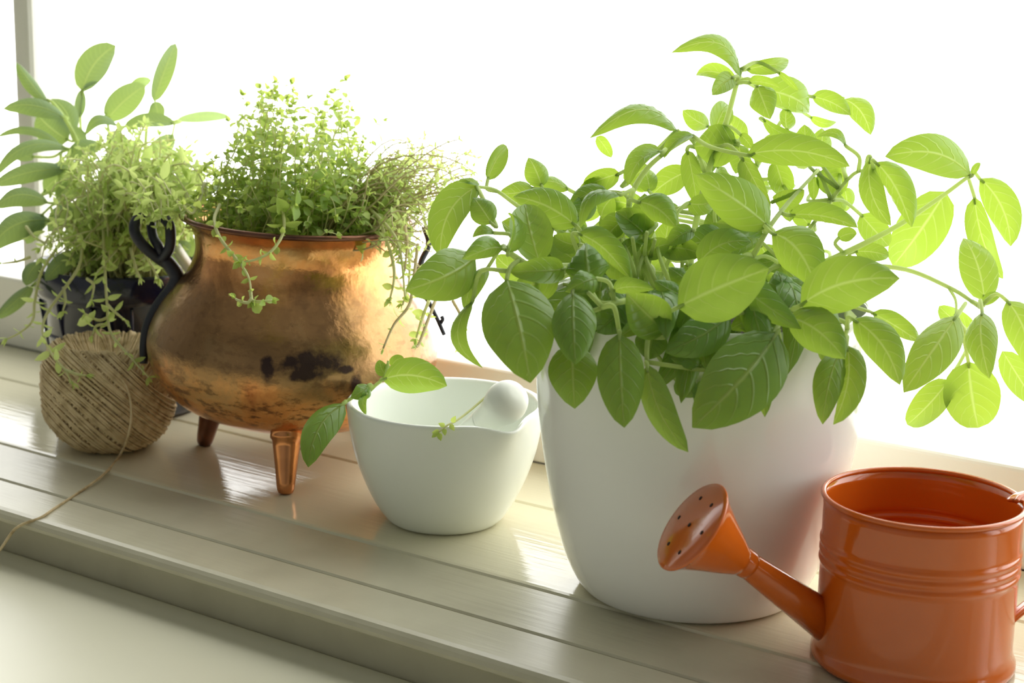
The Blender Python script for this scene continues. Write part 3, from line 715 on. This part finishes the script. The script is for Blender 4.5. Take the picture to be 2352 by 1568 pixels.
def thyme(root, curves, seed, leafm, stemm, sizes, step, meshes, lim=300, big=0.0, srad=0.00045, start=0.25, keep=None):
    """curves: world polylines. Leaves in opposite pairs; the largest in view stay separate leaves, the rest one object"""
    rnd = random.Random(seed); rl = WORLD_LOC[root.name]
    sb = MB(); mats = []
    for c in curves:
        if isinstance(c, tuple):      # a long trailing shoot: a part of its own
            c = c[0]; one = MB(); one.tube(c, [0.0012, 0.0010, 0.0006], 6); one.part('trailing_stem', stemm, root, c[0])
        else:
            sb.tube(c, [srad * 1.5, srad, srad * 0.6], 4, caps=False)
        acc = 0.0; tot = sum((c[i + 1] - c[i]).length for i in range(len(c) - 1)); run = 0.0; ang = rnd.uniform(0, 6)
        for i in range(len(c) - 1):
            seg = (c[i + 1] - c[i]).length; d = (c[i + 1] - c[i]).normalized(); run += seg; acc += seg
            if acc > step and run > tot * start:
                acc = rnd.uniform(-0.3, 0.3) * step
                o = d.orthogonal().normalized(); q = d.cross(o); ang += 1.57 + rnd.uniform(-.5, .5)
                sz = rnd.uniform(*sizes) * (0.75 + 0.35 * math.sin(math.pi * min(1, run / tot)))
                if rnd.random() < big: sz *= rnd.uniform(1.4, 1.9)
                for sgn in (1, -1):
                    e = (o * math.cos(ang) + q * math.sin(ang)) * sgn
                    dirn = e * 1.0 + d * rnd.uniform(0.1, 0.8) + V((0, 0, rnd.uniform(-.25, .3)))
                    mats.append((frame_mat(c[i + 1], dirn, d + V((rnd.uniform(-.6, .6), rnd.uniform(-.6, .6), rnd.uniform(-.3, .6))), sz), rnd.randrange(len(meshes))))
        # tip tuft
        for k in range(4):
            e = V((rnd.uniform(-1, 1), rnd.uniform(-1, 1), rnd.uniform(-1, 1))) + (c[-1] - c[-2]).normalized() * 1.2
            mats.append((frame_mat(c[-1], e, V((rnd.uniform(-1, 1), rnd.uniform(-1, 1), 1)), rnd.uniform(*sizes) * 0.7), rnd.randrange(len(meshes))))
    so = sb.part('fine_stems', stemm, root); so['kind'] = 'stuff'
    def key(m):
        p = m[0].translation; return m[0].col[1].length / ((p - CAM).dot(fwd)) - 0.05 * ((p - CAM).dot(fwd)) * m[0].col[1].length
    mats.sort(key=key, reverse=True)
    for mt, k in mats[:lim]:
        o = put('leaf', meshes[k], root); o.matrix_local = Matrix.Translation(-rl) @ mt
    rest = MB(); tri = [([v.co.copy() for v in me.vertices], [tuple(p.vertices) for p in me.polygons]) for me in meshes]
    for mt, k in mats[lim:]:
        vs, fs = tri[k]; rest.add([mt @ v for v in vs], fs)
    if rest.v:
        o = rest.part('small_leaves', leafm, root); o['kind'] = 'stuff'
    return len(mats)

def arch(O, T, rnd, lift=0.02, wob=0.006, n=12):
    c = []
    w1 = [rnd.uniform(0, 6) for _ in range(3)]; f = rnd.uniform(4, 8)
    for i in range(n + 1):
        t = i / n; k = 4 * t * (1 - t)
        c.append(O.lerp(T, t) + V((0, 0, lift * k)) + V((math.sin(f * t + w1[0]), math.sin(f * t + w1[1]), math.sin(f * t + w1[2]))) * wob * min(1, 3 * t))
    return c

TL = [small_leaf_mesh('thyme_leaf', (M['thyme'],), 1.0, w) for w in (0.62, 0.74, 0.55)]
TP = [small_leaf_mesh('pale_thyme_leaf', (M['thyme_pale'],), 1.0, w) for w in (0.36, 0.45, 0.30)]

# thyme in the cauldron
ct = V((CAULD.x, CAULD.y, 0.150))
th = thing('thyme_plant', 'bushy lemon thyme with small oval leaves growing in the copper cauldron', 'plant', ct, 'thyme plants')
rt_ = random.Random(11); cur = []
for k in range(215):
    a = rt_.uniform(0, 2 * math.pi); r0 = 0.055 * math.sqrt(rt_.random())
    O = ct + V((r0 * math.cos(a), r0 * math.sin(a), 0))
    u = rt_.random(); a2 = a + rt_.uniform(-.6, .6)
    h = rt_.uniform(0.02, 0.108) if u > 0.25 else rt_.uniform(0.015, 0.05)
    rad = 0.078 * math.sqrt(max(0.02, 1 - (h / 0.118) ** 2)) * rt_.uniform(0.35, 1.0)
    T = ct + V((0.012 + rad * math.cos(a2), rad * math.sin(a2), h))
    cur.append(arch(O, T, rt_, rt_.uniform(0.0, 0.02), 0.004))
for k in range(150):      # short growth over the soil
    a = rt_.uniform(0, 2 * math.pi); r0 = 0.062 * math.sqrt(rt_.random())
    O = ct + V((r0 * math.cos(a), r0 * math.sin(a), 0))
    cur.append(arch(O, O + V((rt_.uniform(-.018, .018), rt_.uniform(-.018, .018), rt_.uniform(.015, .04))), rt_, 0, 0.001, 6))
for px in ([(505, 470, 112), (492, 505, 110), (505, 545, 108.6), (535, 585, 108), (552, 605, 107.4), (572, 640, 106.6), (578, 690, 106)],
           [(575, 668, 106.2), (580, 690, 106), (600, 692, 105.8), (625, 690, 105.6)], [(578, 685, 106), (568, 695, 105.8), (548, 690, 105.6), (540, 685, 105.6)],
           [(630, 440, 112), (650, 490, 109.5), (650, 535, 108.4), (625, 575, 107.8), (590, 595, 107.4), (555, 602, 107.3)],
           [(470, 420, 114), (455, 470, 112), (440, 490, 111), (420, 470, 110.5)],
           [(850, 480, 112), (890, 520, 110), (915, 560, 109), (925, 620, 108.5), (930, 680, 108)], [(870, 500, 111), (900, 590, 109), (905, 640, 108.6), (895, 690, 108.2)],
           [(900, 480, 113), (935, 560, 111), (940, 640, 110), (925, 700, 109)], [(985, 690, 110), (970, 730, 109.5), (955, 780, 109)]):
    cur.append((catmull([at(x, y, d / 100) for x, y, d in px], 6),))
nn = thyme(th, cur, 31, M['thyme'], M['thyme_stem'], (0.0046, 0.0078), 0.0068, TL, big=0.10)

# fine thyme spilling over the navy pot
nt_ = NAVY + V((0, 0, 0.104))
th2 = thing('thyme_plant', 'wiry fine leaved thyme spilling over the navy pot and the twine ball', 'plant', nt_, 'thyme plants')
rl_ = random.Random(17); cur = []
def pick(rnd, cx, cy, sx, sy, d0, d1):
    while True:
        u, v = rnd.uniform(-1, 1), rnd.uniform(-1, 1)
        if u * u + v * v < 1: return at(cx + u * sx, cy + v * sy, rnd.uniform(d0, d1) / 100)
for k in range(270):
    O = nt_ + V((rl_.uniform(-.03, .05), rl_.uniform(-.04, .02), 0))
    u = rl_.random()
    if u < .50: T = pick(rl_, 310, 410, 175, 115, 119, 132)
    elif u < .75: T = pick(rl_, 420, 440, 100, 70, 116.5, 126)
    else: T = pick(rl_, 235, 555, 180, 70, 120, 128)
    cur.append(arch(O, T, rl_, rl_.uniform(0.0, 0.035), 0.007, 14))
for k in range(34):
    O = nt_ + V((rl_.uniform(0.0, .05), rl_.uniform(-.04, .0), 0.01))
    T = pick(rl_, 385, 478, 85, 34, 112.5, 116)
    cur.append(arch(O, T, rl_, rl_.uniform(0.02, 0.045), 0.006, 14))
for px in ([(235, 480, 124), (240, 600, 121.5), (246, 700, 119.6), (255, 765, 118), (300, 820, 116.6), (342, 866, 116)], [(247, 700, 119.6), (262, 715, 119), (290, 738, 118.6)],
           [(246, 730, 119.4), (225, 735, 119), (195, 720, 118.6)], [(250, 745, 119), (222, 748, 118.8), (212, 770, 118.6)],
           [(190, 560, 124), (182, 610, 122.5), (150, 660, 121.5), (108, 720, 120.6), (98, 765, 119.4), (120, 815, 117), (150, 850, 116), (165, 880, 116)], [(146, 660, 121.5), (150, 690, 121), (144, 715, 120.6)],
           [(130, 570, 125), (95, 625, 124), (80, 690, 123), (75, 735, 122), (48, 762, 121.5), (18, 778, 121.5)], [(200, 640, 122), (215, 655, 121), (210, 690, 120.4)],
           [(320, 560, 122), (345, 605, 120), (365, 640, 118.5)], [(60, 520, 126), (80, 545, 125), (110, 560, 124)], [(300, 570, 122), (310, 610, 121), (322, 640, 120)],
           [(70, 590, 124), (40, 600, 124), (5, 605, 124)], [(150, 850, 116), (180, 860, 116), (198, 862, 116)]):
    cur.append((catmull([at(x, y, d / 100) for x, y, d in px], 6),))
nn2 = thyme(th2, cur, 32, M['thyme_pale'], M['thyme_stem'], (0.0056, 0.0098), 0.0092, TP, big=0.10, srad=0.0008)

# dry thyme behind, between cauldron and basil
bt = V((-0.262, 0.062, 0.150))
th3 = thing('thyme_plant', 'dry brownish thyme hanging over the right rim of the copper cauldron', 'plant', bt, 'thyme plants')
r3 = random.Random(19); cur = []
for k in range(130):
    O = V((CAULD.x + 0.03 + r3.uniform(-.01, .03), CAULD.y + r3.uniform(-.03, .03), 0.152))
    u = r3.random()
    T = pick(r3, 1005, 415, 105, 95, 110, 122) if u < .72 else pick(r3, 960, 560, 60, 70, 108, 114)
    cur.append(arch(O, T, r3, r3.uniform(0, 0.03), 0.006, 12))
for px in ([(960, 560, 110), (950, 640, 109), (940, 700, 108), (905, 745, 107.4), (880, 800, 106.8)], [(1000, 690, 110), (985, 730, 109), (962, 790, 108), (955, 795, 107.6)],
           [(1040, 690, 112), (1060, 735, 111), (1050, 800, 110.5)], [(930, 520, 110), (935, 560, 109), (930, 620, 108.4)]):
    cur.append((catmull([at(x, y, d / 100) for x, y, d in px], 6),))
nn3 = thyme(th3, cur, 33, M['thyme_pale'], M['brown_stem'], (0.0036, 0.0064), 0.0075, TP, big=0.10, srad=0.0005)

# ------------------------------------------------------------------ ball of twine
BALL = V((-0.462, -0.012, 0))
RB, HB = 0.0452, 0.0435
tb = thing('twine_ball', 'ball of brown jute twine with a loose end trailing off the sill', 'twine', BALL)
def shape(d):
    """distance of the ball's surface from its centre along direction d: barrel with flattened base and hollow top"""
    d = d.normalized(); h = math.hypot(d.x, d.y); p = 2.7
    r = 1.0 / ((h / RB) ** p + (abs(d.z) / (HB * (1.0 if d.z > 0 else 0.97))) ** p) ** (1 / p)
    if d.z > 0.70: r *= 1 - 0.58 * min(1.0, (d.z - 0.70) / 0.22)
    return r
bc = BALL + V((0, 0, 0.0415))
b = MB(); vs, fs = [], []
for i in range(33):
    th_ = math.pi * i / 32
    for k in range(64):
        a = 2 * math.pi * k / 64; d = V((math.sin(th_) * math.cos(a), math.sin(th_) * math.sin(a), math.cos(th_)))
        vs.append(bc + d * (shape(d) * 0.975))
fs = [(i * 64 + k, (i + 1) * 64 + k, (i + 1) * 64 + (k + 1) % 64, i * 64 + (k + 1) % 64) for i in range(32) for k in range(64)]
b.add(vs, fs); b.part('core', M['twine'], tb)
b = MB(); rw = random.Random(4)
toward = V((math.sin(HEAD), -math.cos(HEAD), 0))
def band(n_axis, lo, hi, n, off, jit=0.05):
    for k in range(n):
        c = lo + (hi - lo) * (k + rw.uniform(-.35, .35)) / (n - 1)
        c = max(-0.97, min(0.97, c))
        nn_ = (n_axis + V((rw.uniform(-jit, jit), rw.uniform(-jit, jit), rw.uniform(-jit, jit)))).normalized()
        e = nn_.orthogonal().normalized(); g = nn_.cross(e); rad = math.sqrt(1 - c * c); pts = []
        o = off + rw.uniform(-.0006, .0006)
        for j in range(44):
            a = 2 * math.pi * j / 44
            d = nn_ * c + (e * math.cos(a) + g * math.sin(a)) * rad
            pts.append(bc + d * (shape(d) + o))
        b.tube(pts, 0.00085 * rw.uniform(.85, 1.15), 5, closed=True)
nA = (V((0, 0, 1)) * 0.72 + rt0 * 0.64 - toward * 0.25)
nB = (V((0, 0, 1)) * 0.60 - rt0 * 0.70 + toward * 0.10)
nC = (V((0, 0, 1)) * 0.35 + toward * 0.2 - rt0 * 0.9)
band(nC.normalized(), -0.85, 0.85, 56, -0.0010)
band(nB.normalized(), -0.90, 0.75, 60, -0.0003)
band(nA.normalized(), -0.92, 0.50, 58, 0.0010, 0.035)
b.v = [V((p.x, p.y, max(p.z, 0.0004))) for p in b.v]
w = b.part('windings', M['twine'], tb); w['kind'] = 'stuff'
b = MB()
tail = [(150, 800, 119), (215, 822, 118.2), (262, 850, 117.8), (292, 890, 117.6), (302, 940, 117.5), (296, 995, 117.6)]
pts = [at(x, y, d / 100) for x, y, d in tail] + [atz(272, 1050, 0.0012), atz(232, 1094, 0.0008), atz(170, 1138, -0.0026), atz(118, 1172, -0.0040), atz(92, 1189, -0.0050)]
pts += [V((pts[-1].x - 0.012, YF - 0.004, -0.012)), V((pts[-1].x - 0.030, YF - 0.010, ZC + 0.004)), V((pts[-1].x - 0.06, YF - 0.016, ZC + 0.0011)), V((pts[-1].x - 0.12, YF - 0.03, ZC + 0.0011))]
b.tube(catmull(pts, 8), 0.00095, 6); b.part('loose_end', M['twine'], tb)

# ------------------------------------------------------------------ mortar and pestle
MOR = V((-0.1802, 0.0075, 0))
t = thing('mortar', 'white porcelain mortar with a pouring lip, left of the big white pot', 'mortar', MOR)
mp = [(0.031, 0.0), (0.0345, 0.0012), (0.0385, 0.0055), (0.0445, 0.0150), (0.0512, 0.0300), (0.0562, 0.0450), (0.0592, 0.0600), (0.0604, 0.0700), (0.0606, 0.0745), (0.0597, 0.0760), (0.0578, 0.0757), (0.0566, 0.0740), (0.0556, 0.0690), (0.0540, 0.0600), (0.0500, 0.0430), (0.0420, 0.0260), (0.0280, 0.0130), (0.012, 0.0090)]
b = MB(); b.lathe(spline_prof(mp, 4), 144)
lip = math.atan2(0.10, 1.0) - math.radians(22)      # azimuth of the lip in the sill's axes
def lipf(p):
    a = math.atan2(p.y, p.x); da = math.atan2(math.sin(a - lip), math.cos(a - lip))
    k = math.exp(-(da / 0.23) ** 2) * min(1, max(0, (p.z - 0.045) / 0.03)) ** 1.5 * (1 if math.hypot(p.x, p.y) > 0.045 else 0)
    e = V((math.cos(lip), math.sin(lip), 0))
    return p + e * 0.0065 * k + V((0, 0, -0.0045 * k))
b.v = [lipf(p) + MOR for p in b.v]
b.part('bowl', M['porcelain'], t)
K = at(1164, 922, 103.2 / 100); Hd = MOR + V((-0.016, 0.006, 0.0235))
ax = (Hd - K).normalized(); q = V((0, 0, 1)).rotation_difference(ax).to_matrix(); L = (Hd - K).length
t = thing('pestle', 'white porcelain pestle lying in the mortar with its round end over the rim', 'pestle', K)
b = MB(); b.lathe(spline_prof([(0.0004, -0.0115), (0.006, -0.0108), (0.0105, -0.0075), (0.0127, -0.001), (0.0122, 0.005), (0.0106, 0.011), (0.0095, 0.017), (0.0093, 0.024)], 5), 48, c=K, mat=q); b.part('handle', M['porcelain_matt'], t)
b = MB(); b.lathe(spline_prof([(0.0093, 0.0238), (0.0096, 0.032), (0.0105, L * .62), (0.0125, L * .85), (0.0128, L * .97), (0.0100, L + 0.006), (0.0005, L + 0.010)], 5), 48, c=K, mat=q); b.part('grinding_head', M['porcelain'], t)

# sprigs on the mortar
sp = thing('basil_sprig', 'cut basil sprig lying over the left rim of the mortar', 'herb sprig', at(838, 912, 1.062))
SP = Stems()
SP.add([(788, 927, 104.6), (812, 912, 105.0), (838, 905, 105.6), (862, 885, 105.8), (884, 864, 105.8), (892, 828, 105.8)], [.0010, .0012, .0008], sp, M['stem'])
rp = random.Random(8)
for spec in [(878, 872, 1027, 886, 84, 105.5, -2, .10, 0, -20, .1), (792, 926, 708, 1072, 74, 104.0, -3, -.10, 15, -20, .08), (846, 884, 806, 912, 40, 105.2, -1, .1, 10, -15),
             (842, 905, 840, 950, 20, 104.6, -1, -.1, 20, 10), (886, 862, 872, 826, 30, 106, 0, .1, 10, 0), (900, 842, 928, 822, 26, 106.5, 0, .2, 10, 0), (850, 890, 812, 896, 26, 105.6, 0, .1, 10, 0)]:
    place_leaf(spec, sp, M['basil'], M['stem'], SP, rnd=rp, petmax=0.03)
sp2 = thing('thyme_sprig', 'small thyme sprig hanging over the front rim of the mortar', 'herb sprig', at(1040, 975, 1.012))
c1 = catmull([at(1128, 900, 1.045), at(1085, 938, 1.03), at(1048, 966, 1.016), at(1028, 976, 1.010), at(1008, 992, 1.006)], 6)
b = MB(); b.tube(c1, [.0008, .0006], 6); b.part('stem', M['thyme_stem'], sp2)
for (x, y, dx, dy, s) in ((1038, 970, 8, -14, 4.6), (1034, 974, 10, 16, 4.4), (1022, 978, -16, -6, 4.2), (1020, 984, 2, 16, 4.2), (1010, 990, -18, 4, 4.6), (1008, 994, 4, 16, 4.8), (1004, 994, -14, 12, 4.0)):
    p = at(x, y, 1.008); d = at(x + dx, y + dy, 1.004) - p
    o = put('leaf', TL[0], sp2); o.matrix_local = Matrix.Translation(-WORLD_LOC[sp2.name]) @ frame_mat(p, d, -fwd, s / 1000 * 1.1)

# ------------------------------------------------------------------ watering can
CAN = V((0.1405, -0.0205, 0))
can = thing('watering_can', 'small orange enamel watering can with a sprinkler head, in the right foreground', 'watering can', CAN)
HC = 0.0855; r0 = 0.0488
cp = [(0.0470, 0.0), (0.0502, 0.0006), (0.0510, 0.0026), (0.0508, 0.0048), (0.0498, 0.0070), (0.0491, 0.0095), (r0, 0.0130), (r0, 0.0480)]
for zc in (0.0520, 0.0570, 0.0620):
    cp += [(r0, zc - 0.0019), (r0 + 0.0004, zc - 0.0013), (r0 + 0.0008, zc - 0.0005), (r0 + 0.0008, zc + 0.0005), (r0 + 0.0004, zc + 0.0013), (r0, zc + 0.0019)]
cp += [(r0, 0.0660), (r0, 0.0800), (r0 + 0.0002, HC - 0.001)]
inner = [(r - 0.0009, z) for r, z in reversed(cp) if z > 0.012]
b = MB(); b.lathe(cp + inner + [(0.0475, 0.004)], 128, c=CAN); b.part('can_body', M['orange'], can)
b = MB(); b.tube([CAN + V(((r0 + 0.0002) * math.cos(a), (r0 + 0.0002) * math.sin(a), HC)) for a in np.linspace(0, 2 * math.pi, 128, endpoint=False)], 0.0014, 10, closed=True); b.part('rim', M['orange'], can)
# spout and rose
P0, P1, P2 = at(1905, 1432, 0.880), at(1690, 1277, 0.853), at(1592, 1211, 0.838)
b = MB(); b.tube([P0, P0.lerp(P1, .5), P0.lerp(P1, .86), P0.lerp(P1, 1.0)], [0.0105, 0.0083, 0.0068, 0.0064], 28)
u = (P1 - P0).normalized(); b.tube([P0.lerp(P1, .86), P0.lerp(P1, .89), P0.lerp(P1, .97), P0.lerp(P1, 1.02)], [0.0071, 0.0074, 0.0074, 0.0070], 28)
b.part('spout', M['orange'], can, P0)
fa = (rt * -0.76 + up * 0.56 - fwd * 0.30).normalized()
A0 = P1 - u * 0.001
b = MB(); nsub = 10; pts = []; rads = []
cone_d = (P2 - A0)
q = V((0, 0, 1)).rotation_difference(fa).to_matrix()
Lc = cone_d.length
b.lathe([(0.0066, -Lc), (0.0080, -Lc * .93), (0.0115, -Lc * .72), (0.0160, -Lc * .42), (0.0205, -Lc * .16), (0.0236, -0.0006), (0.0244, 0.0), (0.0246, 0.0008), (0.0240, 0.0014)], 64, c=P2, mat=q)
rose = b.part('rose', M['orange'], can, P2)
b = MB(); b.lathe([(0.0238, 0.0010), (0.0225, 0.0014), (0.012, 0.0022), (0.0008, 0.0026)], 64, c=P2, mat=q, capa=False)
fo = b.part('rose_face', M['orange'], rose, P2)
hx = (rt - fa * rt.dot(fa)).normalized(); hy = fa.cross(hx)
# holes: centre and a ring of six
for (hpx, hpy) in ((1593, 1212), (1616, 1149), (1641, 1165), (1567, 1193), (1619, 1228), (1543, 1253), (1568, 1273)):
    d_ = (at(hpx, hpy, 1.0) - CAM); tt = (P2 - CAM).dot(fa) / d_.dot(fa); p = CAM + d_ * tt; rho = (p - P2).length
    p = p + fa * (0.0027 - 0.0012 * rho / 0.022)
    b = MB(); b.lathe([(0.0011, 0.0), (0.0011, 0.0003), (0.0004, 0.0004)], 14, c=p, mat=q); b.part('hole', M['rosehole'], rose, p)
# handle: ribbed strap
b = MB()
hp = catmull([at(2330, 1150, 0.862), at(2352, 1134, 0.868), at(2440, 1120, 0.885), at(2530, 1150, 0.90), at(2540, 1240, 0.90), at(2460, 1310, 0.888), at(2352, 1395, 0.870), at(2292, 1448, 0.862)], 8)
b.tube(hp, 0.0046, 10, flat=0.22, flatdir=up); 
off = [V((0, 0, 0))]
wdir = (fwd).normalized()
for s_ in (-1, 0, 1): b.tube([p + wdir * 0.003 * s_ for p in hp], 0.0013, 6)
b.part('handle', M['orange'], can, hp[0])
